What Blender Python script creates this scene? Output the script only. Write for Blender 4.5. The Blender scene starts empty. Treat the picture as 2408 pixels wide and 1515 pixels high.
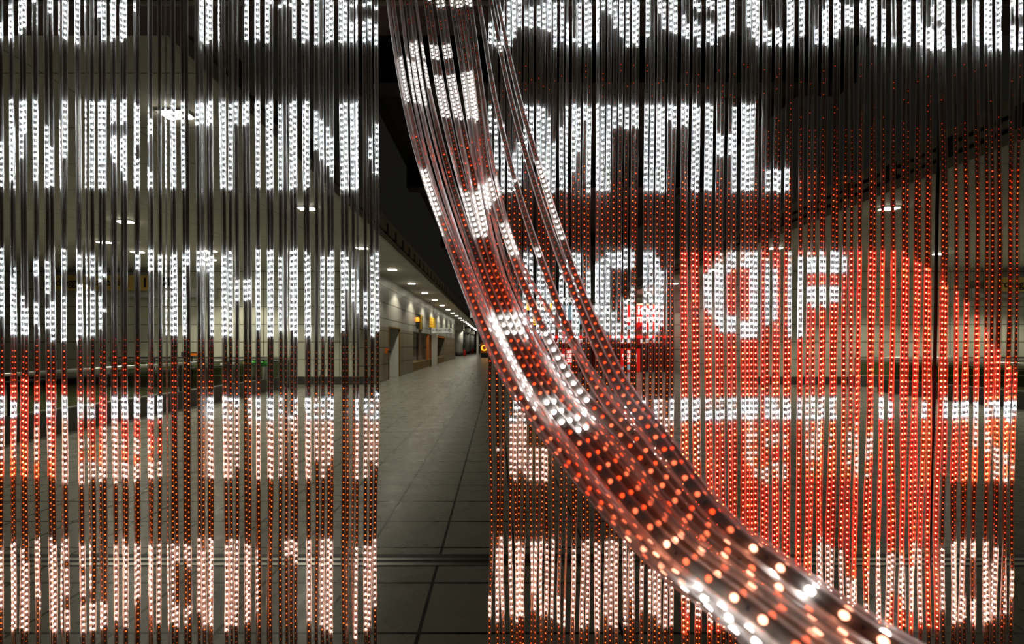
import bpy, math, random
import numpy as np
from mathutils import Vector, Matrix

# ---------------------------------------------------------------- camera, world, exposure
scene = bpy.context.scene
F = 1070.0            # focal length in pixels of the 2408 wide frame (16 mm lens)
VX, VY, EYE = 1170.0, 812.0, 1.5
cam_d = bpy.data.cameras.new('camera'); cam = bpy.data.objects.new('camera', cam_d)
scene.collection.objects.link(cam); scene.camera = cam
cam.location = (0, 0, EYE); cam.rotation_euler = (math.pi/2, 0, 0)
cam_d.sensor_width = 36; cam_d.lens = 36*F/2408
cam_d.shift_x = (1204-VX)/2408; cam_d.shift_y = (VY-757.5)/2408
cam_d.clip_start = .02; cam_d.clip_end = 300
cam_d.dof.use_dof = True; cam_d.dof.focus_distance = 1.3; cam_d.dof.aperture_fstop = 6.3
w = bpy.data.worlds.new('night'); scene.world = w; w.use_nodes = True
w.node_tree.nodes['Background'].inputs[0].default_value = (.9, .85, .7, 1)
w.node_tree.nodes['Background'].inputs[1].default_value = .008
scene.view_settings.view_transform = 'Standard'; scene.view_settings.look = 'None'
scene.view_settings.exposure = 0.0; scene.view_settings.gamma = 1.0
scene.view_settings.use_curve_mapping = False
cy = scene.cycles
cy.max_bounces = 5; cy.diffuse_bounces = 2; cy.glossy_bounces = 3; cy.transmission_bounces = 3
cy.transparent_max_bounces = 40; cy.sample_clamp_indirect = 2.5; cy.caustics_reflective = False; cy.caustics_refractive = False
C = scene.collection
rng = random.Random(7)
PI = math.pi

def P(px, py, d):
    return ((px-VX)/F*d, d, EYE-(py-VY)/F*d)

# ---------------------------------------------------------------- materials
def mat(name, col=(.5,.5,.5), rough=.5, metal=0., emit=None, es=0., spec=.5, bump=None, noise=None):
    m = bpy.data.materials.new(name); m.use_nodes = True
    nt = m.node_tree; b = nt.nodes['Principled BSDF']
    b.inputs['Base Color'].default_value = (*col, 1); b.inputs['Roughness'].default_value = rough
    b.inputs['Metallic'].default_value = metal; b.inputs['Specular IOR Level'].default_value = spec
    if emit:
        b.inputs['Emission Color'].default_value = (*emit, 1); b.inputs['Emission Strength'].default_value = es
    if noise:
        sc, amt = noise
        tc = nt.nodes.new('ShaderNodeTexCoord'); n = nt.nodes.new('ShaderNodeTexNoise'); n.inputs['Scale'].default_value = sc
        n.inputs['Detail'].default_value = 4
        nt.links.new(tc.outputs['Object'], n.inputs['Vector'])
        mx = nt.nodes.new('ShaderNodeMix'); mx.data_type = 'RGBA'
        mx.inputs[6].default_value = (*[c*(1-amt) for c in col], 1); mx.inputs[7].default_value = (*[min(1, c*(1+amt)) for c in col], 1)
        nt.links.new(n.outputs['Fac'], mx.inputs[0]); nt.links.new(mx.outputs[2], b.inputs['Base Color'])
    return m

def emis(name, col, s):
    m = bpy.data.materials.new(name); m.use_nodes = True; nt = m.node_tree; nt.nodes.clear()
    o = nt.nodes.new('ShaderNodeOutputMaterial'); e = nt.nodes.new('ShaderNodeEmission')
    e.inputs[0].default_value = (*col, 1); e.inputs[1].default_value = s
    nt.links.new(e.outputs[0], o.inputs[0]); return m

def panel_mat(name, col, joint, bw, bh, axes, rough=.5, off=(0,0), offset=0., jw=.012, spec=.4, nscale=1.2, namt=.12):
    m = bpy.data.materials.new(name); m.use_nodes = True; nt = m.node_tree; b = nt.nodes['Principled BSDF']
    g = nt.nodes.new('ShaderNodeNewGeometry'); s = nt.nodes.new('ShaderNodeSeparateXYZ'); c = nt.nodes.new('ShaderNodeCombineXYZ')
    nt.links.new(g.outputs['Position'], s.inputs[0])
    for k, ax in enumerate(axes):
        a = nt.nodes.new('ShaderNodeMath'); a.operation = 'ADD'; a.inputs[1].default_value = off[k]
        nt.links.new(s.outputs[ax], a.inputs[0]); nt.links.new(a.outputs[0], c.inputs[k])
    br = nt.nodes.new('ShaderNodeTexBrick'); br.offset = offset; br.squash = 1
    br.inputs['Scale'].default_value = 1; br.inputs['Brick Width'].default_value = bw; br.inputs['Row Height'].default_value = bh
    br.inputs['Mortar Size'].default_value = jw; br.inputs['Mortar Smooth'].default_value = 0; br.inputs['Bias'].default_value = 0
    br.inputs['Color1'].default_value = (*[x*.96 for x in col], 1); br.inputs['Color2'].default_value = (*col, 1)
    br.inputs['Mortar'].default_value = (*joint, 1)
    nt.links.new(c.outputs[0], br.inputs['Vector'])
    n = nt.nodes.new('ShaderNodeTexNoise'); n.inputs['Scale'].default_value = nscale; n.inputs['Detail'].default_value = 5
    nt.links.new(g.outputs['Position'], n.inputs['Vector'])
    mx = nt.nodes.new('ShaderNodeMix'); mx.data_type = 'RGBA'; mx.blend_type = 'MULTIPLY'; mx.inputs[0].default_value = 1
    rp = nt.nodes.new('ShaderNodeMapRange'); rp.inputs['From Min'].default_value = .3; rp.inputs['From Max'].default_value = .7
    rp.inputs['To Min'].default_value = 1-namt; rp.inputs['To Max'].default_value = 1
    nt.links.new(n.outputs['Fac'], rp.inputs['Value'])
    nt.links.new(br.outputs['Color'], mx.inputs[6]); nt.links.new(rp.outputs[0], mx.inputs[7])
    nt.links.new(mx.outputs[2], b.inputs['Base Color'])
    b.inputs['Roughness'].default_value = rough; b.inputs['Specular IOR Level'].default_value = spec
    return m, n, rp, b, nt

M = {}
M['led'] = [
    mat('diode_unlit', (.30,.28,.22), .4),
    emis('diode_dim_orange', (1,.16,.012), .55),
    emis('diode_orange', (1,.12,.015), 3.2),
    emis('diode_red', (1,.055,.010), 3.4),
    emis('diode_hot_red', (1,.034,.015), 85),
    emis('diode_hot_orange', (1,.085,.020), 100),
    emis('diode_pink_white', (1,.50,.38), 75),
    emis('diode_white', (.82,.91,1), 120),
    emis('diode_dim_red', (1,.07,.01), .6),
    emis('diode_soft_white', (1,.95,.93), 30),
    emis('diode_peach', (1,.33,.20), 7),
    emis('diode_coral', (1,.15,.06), 2.6),
]
LED_R = [.0009,.0014,.0020,.0019,.0021,.0022,.0024,.0025,.0014,.0023,.0023,.0021]
def sleeve_mat(name, lo, hi):
    m = bpy.data.materials.new(name); m.use_nodes = True; nt = m.node_tree; nt.nodes.clear()
    N = nt.nodes.new; L = nt.links.new
    o = N('ShaderNodeOutputMaterial'); tr = N('ShaderNodeBsdfTransparent'); tl = N('ShaderNodeBsdfTranslucent'); df = N('ShaderNodeBsdfDiffuse')
    gl = N('ShaderNodeBsdfGlossy'); gl.inputs['Roughness'].default_value = .32
    tr.inputs[0].default_value = (.98,.97,.95,1); tl.inputs[0].default_value = (.93,.90,.86,1); df.inputs[0].default_value = (.85,.82,.78,1)
    m1 = N('ShaderNodeMixShader'); m1.inputs[0].default_value = .35; L(tl.outputs[0], m1.inputs[1]); L(df.outputs[0], m1.inputs[2])
    lw = N('ShaderNodeLayerWeight'); lw.inputs['Blend'].default_value = .5
    mr = N('ShaderNodeMapRange'); mr.inputs['To Min'].default_value = lo; mr.inputs['To Max'].default_value = hi
    pw = N('ShaderNodeMath'); pw.operation = 'POWER'; pw.inputs[1].default_value = 1.5; L(lw.outputs['Facing'], pw.inputs[0]); L(pw.outputs[0], mr.inputs['Value'])
    m2 = N('ShaderNodeMixShader'); L(mr.outputs[0], m2.inputs[0]); L(tr.outputs[0], m2.inputs[1]); L(m1.outputs[0], m2.inputs[2])
    p4 = N('ShaderNodeMath'); p4.operation = 'POWER'; p4.inputs[1].default_value = 4; L(lw.outputs['Facing'], p4.inputs[0])
    fr = N('ShaderNodeMapRange'); fr.inputs['To Min'].default_value = .035; fr.inputs['To Max'].default_value = .4; L(p4.outputs[0], fr.inputs['Value'])
    m3 = N('ShaderNodeMixShader'); L(fr.outputs[0], m3.inputs[0]); L(m2.outputs[0], m3.inputs[1]); L(gl.outputs[0], m3.inputs[2])
    L(m3.outputs[0], o.inputs[0]); return m
M['sleeve'] = sleeve_mat('clear_silicone_face', .09, .45); M['rail'] = sleeve_mat('clear_silicone_solid_edge', .26, .75)
def tape_mat():
    m = bpy.data.materials.new('flexible_amber_circuit_tape'); m.use_nodes = True; nt = m.node_tree; nt.nodes.clear()
    N = nt.nodes.new; L = nt.links.new
    o = N('ShaderNodeOutputMaterial'); d = N('ShaderNodeBsdfDiffuse'); d.inputs[0].default_value = (.30,.28,.24,1)
    t = N('ShaderNodeBsdfTranslucent'); t.inputs[0].default_value = (.80,.44,.27,1)
    x = N('ShaderNodeMixShader'); x.inputs[0].default_value = .18; L(d.outputs[0], x.inputs[1]); L(t.outputs[0], x.inputs[2]); L(x.outputs[0], o.inputs[0]); return m
M['tape'] = tape_mat()
M['chip'] = mat('strip_resistor', (.01,.01,.01), .4)
M['alu'] = mat('brushed_aluminium', (.6,.6,.58), .35, 1.)
M['steel'] = mat('satin_steel', (.55,.55,.52), .3, 1.)
M['header'] = mat('brown_header', (.07,.04,.03), .6, noise=(6,.3))
M['cream'] = mat('cream_edge', (.30,.27,.18), .4)
M['black'] = mat('black_plastic', (.012,.012,.012), .45)
M['cable'] = mat('black_cable_rubber', (.012,.010,.009), .5)
M['white'] = mat('white_paint', (.75,.74,.70), .5, noise=(3,.06))
M['soffit'] = panel_mat('soffit_board', (.60,.58,.51), (.12,.12,.10), 2.4, 1.2, (0,1), .7, jw=.008)[0]
M['wallL'] = panel_mat('side_wall_panel', (.42,.41,.37), (.05,.05,.045), 2.9, .67, (1,2), .45, (.6,.07), jw=.016)[0]
M['wallB'] = panel_mat('front_wall_panel', (.66,.66,.54), (.08,.08,.06), 2.9, .67, (0,2), .45, (.2,.39), jw=.014)[0]
M['wallLow'] = panel_mat('lower_brown_panel', (.30,.27,.20), (.05,.045,.035), 1.9, .70, (1,2), .45, (0,.0), jw=.016)[0]
M['skirt'] = mat('dark_skirting', (.045,.043,.037), .5)
M['dark'] = mat('dark_interior', (.02,.018,.014), .7)
M['ceil'] = panel_mat('dark_metal_ceiling', (.020,.013,.009), (.005,.004,.003), 40, .35, (1,0), .6, jw=.05)[0]
M['beam'] = mat('dark_beam', (.020,.013,.009), .6)
M['fascia'] = mat('pale_fascia', (.40,.38,.33), .5)
M['fascia_dark'] = mat('fascia_recess', (.02,.02,.018), .6)
M['yellow'] = mat('yellow_sign', (.85,.50,.04), .4, emit=(1,.55,.03), es=.12)
M['band'] = mat('mustard_sign_band', (.62,.44,.12), .5)
M['orange'] = mat('orange_frame', (.65,.17,.02), .4)
M['brown'] = mat('brown_plinth', (.20,.12,.03), .5, noise=(5,.3))
M['ink'] = mat('sign_ink', (.015,.015,.015), .5)
M['signwhite'] = mat('white_sign_face', (.85,.85,.8), .5, emit=(1,.97,.85), es=.22)
M['red'] = mat('red_lit_panel', (.7,.02,.015), .35, emit=(1,.015,.01), es=.4)
M['redglow'] = mat('red_lit_strip', (.8,.02,.02), .3, emit=(1,.02,.012), es=1.0)
M['redglass'] = mat('dark_red_glass', (.06,.003,.002), .12, emit=(1,.02,.01), es=.012)
M['kcream'] = mat('beige_kiosk_cladding', (.42,.36,.24), .5)
M['lit'] = mat('lit_lettering', (.9,.9,.9), .5, emit=(1,.97,.9), es=1.0)
M['litdim'] = mat('dim_lettering', (.5,.4,.15), .5, emit=(1,.7,.2), es=.08)
M['matrix'] = emis('orange_matrix_text', (1,.40,.02), 2.2)
M['poster_blue'] = mat('poster_pale_blue', (.45,.6,.7), .4, emit=(.5,.75,.9), es=.28)
M['poster_white'] = mat('poster_white', (.8,.8,.8), .4, emit=(1,1,1), es=.4)
M['train_red'] = mat('dark_red_train', (.35,.01,.03), .3, emit=(.6,.01,.04), es=.1)
M['maroon'] = mat('maroon_ink', (.3,.01,.05), .4, emit=(.5,.01,.06), es=.1)
M['diffuser'] = emis('lamp_diffuser', (1,.93,.74), 60)
M['housing'] = mat('lamp_housing', (.5,.5,.48), .4)
M['green'] = mat('green_lid', (.02,.30,.02), .25)
M['bingrey'] = mat('grey_bin_body', (.16,.16,.14), .5)
M['lidwhite'] = mat('white_lid', (.7,.7,.66), .25)
M['lidyellow'] = mat('yellow_lid', (.75,.40,.01), .3)
M['extred'] = mat('extinguisher_red', (.5,.02,.01), .3)
def glass_mat():
    m = bpy.data.materials.new('green_tinted_glass'); m.use_nodes = True; nt = m.node_tree; nt.nodes.clear()
    N = nt.nodes.new; L = nt.links.new
    o = N('ShaderNodeOutputMaterial'); t = N('ShaderNodeBsdfTransparent'); t.inputs[0].default_value = (.42,.46,.33,1)
    g = N('ShaderNodeBsdfGlossy'); g.inputs['Roughness'].default_value = .03; lw = N('ShaderNodeLayerWeight'); f = N('ShaderNodeMath'); f.operation = 'POWER'; f.inputs[1].default_value = 4; L(lw.outputs['Facing'], f.inputs[0])
    x = N('ShaderNodeMixShader'); L(f.outputs[0], x.inputs[0]); L(t.outputs[0], x.inputs[1]); L(g.outputs[0], x.inputs[2]); L(x.outputs[0], o.inputs[0]); return m
M['glass'] = glass_mat()
fm, fn, frp, fb, fnt = panel_mat('dark_polished_stone_tiles', (.27,.26,.22), (.012,.012,.010), .53, .50, (0,1), .2, (.41,.13), jw=.010, spec=.8, nscale=1.1, namt=.06)
M['floor'] = fm
r2 = fnt.nodes.new('ShaderNodeMapRange'); r2.inputs['From Min'].default_value = .3; r2.inputs['From Max'].default_value = .7
r2.inputs['To Min'].default_value = .24; r2.inputs['To Max'].default_value = .33
n2 = fnt.nodes.new('ShaderNodeTexNoise'); n2.inputs['Scale'].default_value = 5; n2.inputs['Detail'].default_value = 6
g2 = fnt.nodes.new('ShaderNodeNewGeometry'); fnt.links.new(g2.outputs['Position'], n2.inputs['Vector'])
fnt.links.new(n2.outputs['Fac'], r2.inputs['Value']); fnt.links.new(r2.outputs[0], fb.inputs['Roughness'])
bp = fnt.nodes.new('ShaderNodeBump'); bp.inputs['Strength'].default_value = .008; bp.inputs['Distance'].default_value = .01
fnt.links.new(n2.outputs['Fac'], bp.inputs['Height']); fnt.links.new(bp.outputs[0], fb.inputs['Normal'])

# ---------------------------------------------------------------- mesh helpers
class MB:
    def __init__(s): s.v = []; s.f = []; s.m = []
    def box(s, x0, x1, y0, y1, z0, z1, mi=0):
        n = len(s.v)
        s.v += [(x0,y0,z0),(x1,y0,z0),(x1,y1,z0),(x0,y1,z0),(x0,y0,z1),(x1,y0,z1),(x1,y1,z1),(x0,y1,z1)]
        for q in ((0,3,2,1),(4,5,6,7),(0,1,5,4),(1,2,6,5),(2,3,7,6),(3,0,4,7)): s.f.append(tuple(n+i for i in q)); s.m.append(mi)
        return s
    def lathe(s, cx, cy_, prof, seg=24, mi=0):
        n = len(s.v); k = len(prof)
        for (r, z) in prof:
            for a in range(seg):
                t = 2*PI*a/seg; s.v.append((cx+r*math.cos(t), cy_+r*math.sin(t), z))
        for i in range(k-1):
            for a in range(seg):
                b = (a+1) % seg; s.f.append((n+i*seg+a, n+i*seg+b, n+(i+1)*seg+b, n+(i+1)*seg+a)); s.m.append(mi)
        s.f.append(tuple(n+a for a in reversed(range(seg)))); s.f.append(tuple(n+(k-1)*seg+a for a in range(seg))); s.m += [mi, mi]
        return s
    def tube(s, pts, r, seg=10, mi=0, closed=False):
        n = len(s.v); P_ = [Vector(p) for p in pts]; k = len(P_)
        for i, p in enumerate(P_):
            a = P_[(i-1) % k] if closed or i > 0 else p; b = P_[(i+1) % k] if closed or i < k-1 else p
            t = (b-a).normalized(); u = t.orthogonal().normalized() if abs(t.z) > .95 else t.cross(Vector((0,0,1))).normalized()
            w_ = t.cross(u)
            for j in range(seg):
                q = 2*PI*j/seg; s.v.append(tuple(p+u*(r*math.cos(q))+w_*(r*math.sin(q))))
        for i in range(k if closed else k-1):
            i2 = (i+1) % k
            for j in range(seg):
                j2 = (j+1) % seg; s.f.append((n+i*seg+j, n+i*seg+j2, n+i2*seg+j2, n+i2*seg+j)); s.m.append(mi)
        if not closed:
            s.f.append(tuple(n+j for j in reversed(range(seg)))); s.f.append(tuple(n+(k-1)*seg+j for j in range(seg))); s.m += [mi, mi]
        return s
    def build(s, name, mats, parent=None, smooth=False, org=None):
        me = bpy.data.meshes.new(name)
        v = s.v
        if org is not None: v = [(a-org[0], b-org[1], c-org[2]) for a, b, c in v]
        me.from_pydata(v, [], s.f)
        for m in (mats if isinstance(mats, (list, tuple)) else [mats]): me.materials.append(m)
        me.polygons.foreach_set('material_index', s.m)
        if smooth: me.polygons.foreach_set('use_smooth', [True]*len(s.f))
        me.update()
        o = bpy.data.objects.new(name, me); C.objects.link(o)
        if parent: o.parent = parent
        if org is not None and not parent: o.location = org
        return o

def thing(name, label, cat, loc=(0,0,0), group=None):
    o = bpy.data.objects.new(name, None); C.objects.link(o); o.location = loc; o.empty_display_size = .1
    o['label'] = label; o['category'] = cat
    if group: o['group'] = group
    return o
def tag(o, label, cat, group=None):
    o['label'] = label; o['category'] = cat
    if group: o['group'] = group
    return o
def struct(o): o['kind'] = 'structure'; return o
def text(s, size, loc, rz, m, parent, name='lettering', ext=.004, align='LEFT', wide=1.0, bold=0.):
    cu = bpy.data.curves.new(name, 'FONT'); cu.body = s; cu.size = size; cu.extrude = ext; cu.align_x = align; cu.offset = bold
    t = bpy.data.objects.new(name, cu); C.objects.link(t)
    dg = bpy.context.evaluated_depsgraph_get(); me = bpy.data.meshes.new_from_object(t.evaluated_get(dg))
    bpy.data.objects.remove(t)
    o = bpy.data.objects.new(name, me); C.objects.link(o); me.materials.clear(); me.materials.append(m)
    o.rotation_euler = (PI/2, 0, rz); o.scale = (wide, 1, 1)
    o.parent = parent; o.location = loc
    return o
def local(parent, p): return (p[0]-parent.location[0], p[1]-parent.location[1], p[2]-parent.location[2])

# ---------------------------------------------------------------- the setting
struct(MB().box(-24, 24, -3, 100, -.2, 0).build('floor', M['floor']))
struct(MB().box(-3.01, 7.1, -3, 100, 7.4, 7.6).build('ceiling', M['ceil']))
LW, RW, FR = -4.74, 9.8, 17.3
# left side wall, with the door recess and the long shop recess
DA, DB, SA, SB, WE = 19.8, 22.05, 25.5, 40.9, 50.7
b = MB()
for a0, a1 in ((FR, DA), (DB, SA), (SB, WE)): b.box(LW-.6, LW, a0, a1, 0, 2.27, 1)
b.box(LW-.6, LW, FR, WE, 2.27, 4.37, 0); b.box(LW-.55, LW-.01, DB-.02, DB-.001, 0, 2.26, 2)
struct(b.build('wall_left', [M['wallL'], M['wallLow'], M['white']]))
struct(MB().box(LW-.75, LW-.6, SA, SB, 0, 2.27).build('wall_left_shop_recess', M['wallL']))
struct(MB().box(LW-1.9, LW-1.8, DA-1, DB+.6, 0, 2.27).box(LW-1.8, LW-.6, DB+.0, DB+.1, 0, 2.27).build('wall_left_door_recess', M['white']))
struct(MB().box(-20, LW-.601, FR, FR+.3, 0, 4.37).build('wall_front_left', M['wallB']))
struct(MB().box(-20, LW-.0, FR-.05, FR-.002, 0, .30).build('baseboard_left', M['skirt']))
struct(MB().box(RW, RW+.5, FR+.31, 60, 0, 4.37).build('wall_right', M['wallL']))
struct(MB().box(RW, 24, FR, FR+.3, 0, 4.37).build('wall_front_right', M['wallB']))
struct(MB().box(RW+.01, 24, FR-.05, FR-.002, 0, .30).build('baseboard_right', M['skirt']))
struct(MB().box(-20, -3.01, 2.5, 95, 4.37, 4.6).build('ceiling_left_soffit', M['soffit']))
struct(MB().box(7.1, 24, 2.5, 95, 4.37, 4.6).build('ceiling_right_soffit', M['soffit']))
struct(MB().box(-3.0, 7.1, 99, 99.4, 0, 7.4).box(-20,-4,95,95.4,0,4.37).build('wall_end', M['dark']))
for k, (x0, x1, nm) in enumerate(((-3.01, -2.93, 'left'), (7.02, 7.1, 'right'))):
    b = MB().box(x0, x1, 2.5, 95, 4.25, 4.42, 0)
    xo = x0-.30 if nm == 'left' else x1+.30
    b.box(min(xo,x0), max(xo,x0)+.0, 2.5, 95, 4.60, 4.66, 0)
    b.box(x0, x1, 2.5, 95, 4.74, 4.86, 0)
    b.box(x0-.10 if nm=='left' else x1, x0 if nm=='left' else x1+.10, 2.5, 95, 4.42, 4.86, 1)
    y = 3.
    while y < 70: b.box(x0-.005, x1+.005, y, y+.22, 4.42, 4.74, 1); b.box(x0, x1, y+.22, y+1.0, 4.50, 4.74, 0); y += 1.0
    struct(b.build('trim_1' if k == 0 else 'trim_2', [M['fascia'], M['fascia_dark']]))
struct(MB().box(-3, 7.1, 9.0, 9.5, 6.7, 7.39).box(-3, 7.1, 15, 15.5, 6.7, 7.39).box(-3, 7.1, 24, 24.5, 6.7, 7.39).build('trim_3', M['beam']))
# floor track with a raised metal edge
struct(MB().box(-23, 23, 3.09, 3.125, .0, .006).box(-23, 23, 3.165, 3.20, .0, .005).build('trim_4', M['steel']))
struct(MB().box(-23, 23, 3.125, 3.165, .0, .003).box(-23,23,3.2,3.26,0,.003).build('trim_5', M['black']))
# bright thin inset lines in the floor
def floor_line(pa, pb, nm, w_=.02):
    da, db = EYE*F/(pa[1]-VY), EYE*F/(pb[1]-VY)
    a = Vector(P(pa[0], pa[1], da)); c = Vector(P(pb[0], pb[1], db)); u = (c-a).normalized().cross(Vector((0,0,1)))*w_/2
    b = MB(); b.v = [tuple(a-u), tuple(a+u), tuple(c+u), tuple(c-u)]
    b.v += [(x, y, .004) for x, y, z in b.v]; b.v[:4] = [(x, y, 0) for x, y, z in b.v[:4]]
    b.f = [(4,5,6,7),(0,1,5,4),(1,2,6,5),(2,3,7,6),(3,0,4,7)]; b.m = [0]*5
    struct(b.build(nm, M['steel']))
floor_line((120,1245),(420,1122),'trim_6'); floor_line((1655,1150),(1850,1310),'trim_7')

# columns beyond the end of the side wall
for k, (cx, d, r) in enumerate(((-5.42, 64, .57), (-5.15, 76, .5), (-4.99, 88, .5))):
    wh = ('nearest', 'middle', 'farthest')[k]
    t = thing('round_column', wh+' of three white round columns past the end of left wall', 'column', (cx, d, 0), 'white columns down the corridor')
    MB().lathe(0, 0, [(r,.45),(r,3.6)], 32).lathe(0,0,[(r+.01,2.9),(r+.01,2.93)],32).build('shaft', M['white'], t, True)
    MB().lathe(0, 0, [(r-.02,0),(r-.02,.45)], 32).build('base_ring', M['skirt'], t, True)
    MB().box(-r-.15, r+.15, -r-.15, r+.15, 3.6, 4.37).build('capital', M['white'], t)
for k, (px, d) in enumerate(((1092.5, 62), (1111, 80))):
    x = (px-VX)/F*d
    t = thing('fire_extinguisher', ('nearer' if k == 0 else 'farther')+' red fire extinguisher standing by the white round columns', 'fire extinguisher', (x, d, 0))
    MB().lathe(0,0,[(.02,0),(.17,.03),(.19,.1),(.19,.75),(.1,.9),(.04,.95)],16).build('cylinder', M['extred'], t, True)
    MB().box(-.05,.05,-.03,.03,.95,1.08).tube([(0,0,1.05),(.2,0,1.0),(.26,0,.6)],.02).build('valve_and_hose', M['black'], t)
t = MB().box(-.13,.13,-.13,.13,0,4.3).build('metal_pole', M['white']); t.location = ((1123-VX)/F*58, 58, 0); tag(t, 'thin pale metal pole standing in front of the dark far end', 'pole')
# dotted line of small lamps at the far end
t = thing('lamp_row', 'row of tiny white lamps across the dark far wall', 'lamp row', (-2.5, 97, 1.5))
for i in range(16): MB().box(-5+i*.30,-4.88+i*.30,-.02,.02,0.0,.10).build('lamp', M['lit'], t)
t = thing('orange_kiosk', 'small orange lit kiosk far down the hall', 'kiosk', (-1.3, 55, 0))
MB().box(-.75,.9,0,1.2,0,.55).build('base', M['black'], t); MB().box(-.75,.9,0,1.2,.55,1.85).build('panel', M['orange'], t)
text('OP', .95, (-.7,-.02,.85), 0, M['matrix'], t, ext=.01, bold=.02)

# ---------------------------------------------------------------- lamps in the soffits
def downlight(x, y, label, group, power=60, spot=True, size=.30):
    t = thing('ceiling_downlight', label, 'downlight', (x, y, 4.37), group)
    h = MB().box(-size/2-.03, size/2+.03, -.11, .11, -.02, .0).build('housing', M['housing'], t)
    MB().box(-size/2, size/2, -.08, -.01, -.035, -.02).box(-size/2, size/2, .01, .08, -.035, -.02).build('diffuser', M['diffuser'], t)
    if spot:
        l = bpy.data.lights.new('lamp_light', 'SPOT'); l.energy = power; l.color = (1,.94,.74); l.spot_size = math.radians(125); l.spot_blend = .35; l.shadow_soft_size = .10
        lo = bpy.data.objects.new('lamp_light', l); C.objects.link(lo); lo.parent = t; lo.location = (0,0,-.07)
    return t
ORD = ['first','second','third','fourth','fifth','sixth','seventh','eighth','ninth','tenth','eleventh','twelfth','thirteenth','fourteenth','fifteenth','sixteenth','seventeenth','eighteenth','nineteenth','twentieth']
TENS = {20:'twenty',30:'thirty',40:'forty',50:'fifty'}
def ordw(n):
    if n <= 20: return ORD[n-1]
    t_, u_ = n//10*10, n % 10
    return TENS[t_]+'-'+ORD[u_-1] if u_ else {30:'thirtieth',40:'fortieth',50:'fiftieth'}[t_]
y = 5.63; k = 0
while y < 88:
    downlight(-3.98, y, ordw(k+1)+' nearest square downlight in the row along the left wall soffit', 'downlights over the left wall', 160, k < 16)
    y += 3.86; k += 1
y = 5.63+3.86; k = 0
while y < 50:
    downlight(8.17, y, ordw(k+1)+' nearest square downlight in the row along the right wall soffit', 'downlights over the right wall', 140, k < 9)
    y += 3.86; k += 1
for k, (x, y) in enumerate(((-8.6,10.5),(-8.7,13.8),(-10.9,12.6),(-11.0,13.9),(-9.6,15.2))):
    downlight(x, y, ordw(k+1)+' nearest downlight above the stairwell railing on the left', 'downlights over the left stairwell', 420, k in (0,2,4))
for k, (x, y) in enumerate(((13.8,14.2),(14.6,10.5),(18.5,14.5))):
    downlight(x, y, ordw(k+1)+' from the left of three downlights at far right of the hall', 'downlights over the right stairwell', 420)

# ---------------------------------------------------------------- left wall fittings
def wy(px): return -LW*F/(VX-px)       # distance along the left wall seen at column px
t = thing('service_door', 'open grey service door recess in the left wall', 'door', (LW, (DA+DB)/2, 0))
MB().box(-.05,.03,-1.17,-1.10,0,2.30).box(-.05,.03,1.10,1.17,0,2.30).box(-.05,.03,-1.1,1.1,2.27,2.33).build('door_frame', M['brown'], t)
lf = MB().box(-1.35,-1.29,-1.0,1.08,0,2.2).build('door_leaf', M['wallL'], t)
MB().box(-1.28,-1.22,-.9,-.75,1.0,1.06).build('handle', M['steel'], lf)
t = thing('call_box', 'small red and black call box left of the service door', 'call box', (LW, DA-.5, 1.15))
MB().box(0,.10,-.12,.12,0,.22).build('case', M['orange'], t); MB().box(.10,.13,-.05,.3,.02,.12).build('cover', M['black'], t)
t = thing('warning_beacon', 'orange warning beacon on a black bracket on the left wall', 'beacon', (LW+.12, wy(977), 2.55))
MB().lathe(0,0,[(.02,.30),(.11,.32),(.11,.52),(.06,.56)],14).build('lens', mat('orange_beacon_lens',(.9,.3,.02),.3,emit=(1,.35,.02),es=1.2), t, True)
MB().lathe(0,0,[(.06,-.1),(.07,.30)],12).box(-.12,0,-.03,.03,.1,.16).build('bracket', M['black'], t)
t = thing('letter_sign', 'tall yellow letter f sign fixed on the left wall', 'sign', (LW+.02, wy(984), 2.4))
MB().box(-.01,.03,.0,1.15,.0,.95).build('backing', mat('dark_sign_backing',(.10,.06,.01),.5), t)
text('f', 1.15, (.045, .32, .12), PI/2, M['yellow'], t, ext=.02, bold=.03)
t = thing('wall_panel_sign', 'square orange notice panel high on the left wall', 'sign', (LW+.02, wy(1009), 2.76))
MB().box(-.01,.03,0,3.0,0,.72).build('panel', M['yellow'], t)
for i, z_ in enumerate((.50,.32,.14)): text(('~~~ ~~','~~~~','~~ ~~~')[i], .30, (.035,.35,z_), PI/2, M['orange'], t, ext=.004)
t = thing('shop_front', 'grey shop front recessed in left wall with orange frames', 'shop front', (LW, SA, 0))
MB().box(-.59,-.05,.05,SB-SA-.05,0,.48).build('plinth', M['brown'], t)
MB().box(-.15,.02,7.4,7.6,.48,2.2).box(-.12,.02,5.6,5.9,.48,2.2).box(-.14,.02,7.6,SB-SA,2.12,2.22).build('orange_frame', M['orange'], t)
MB().box(-.6,-.5,.05,5.2,1.32,1.36).box(-.6,-.5,7.7,SB-SA-.05,1.32,1.36).build('rail', M['black'], t)
MB().box(-.55,-.45,4.6,5.2,.48,2.25).build('mullion', M['steel'], t)
t = MB().box(-.05,.32,0,.45,0,2.30).build('white_post', M['white']); t.location = (LW+.07, wy(1014), 0); tag(t, 'square white post standing before the recessed shop front', 'post')

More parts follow.
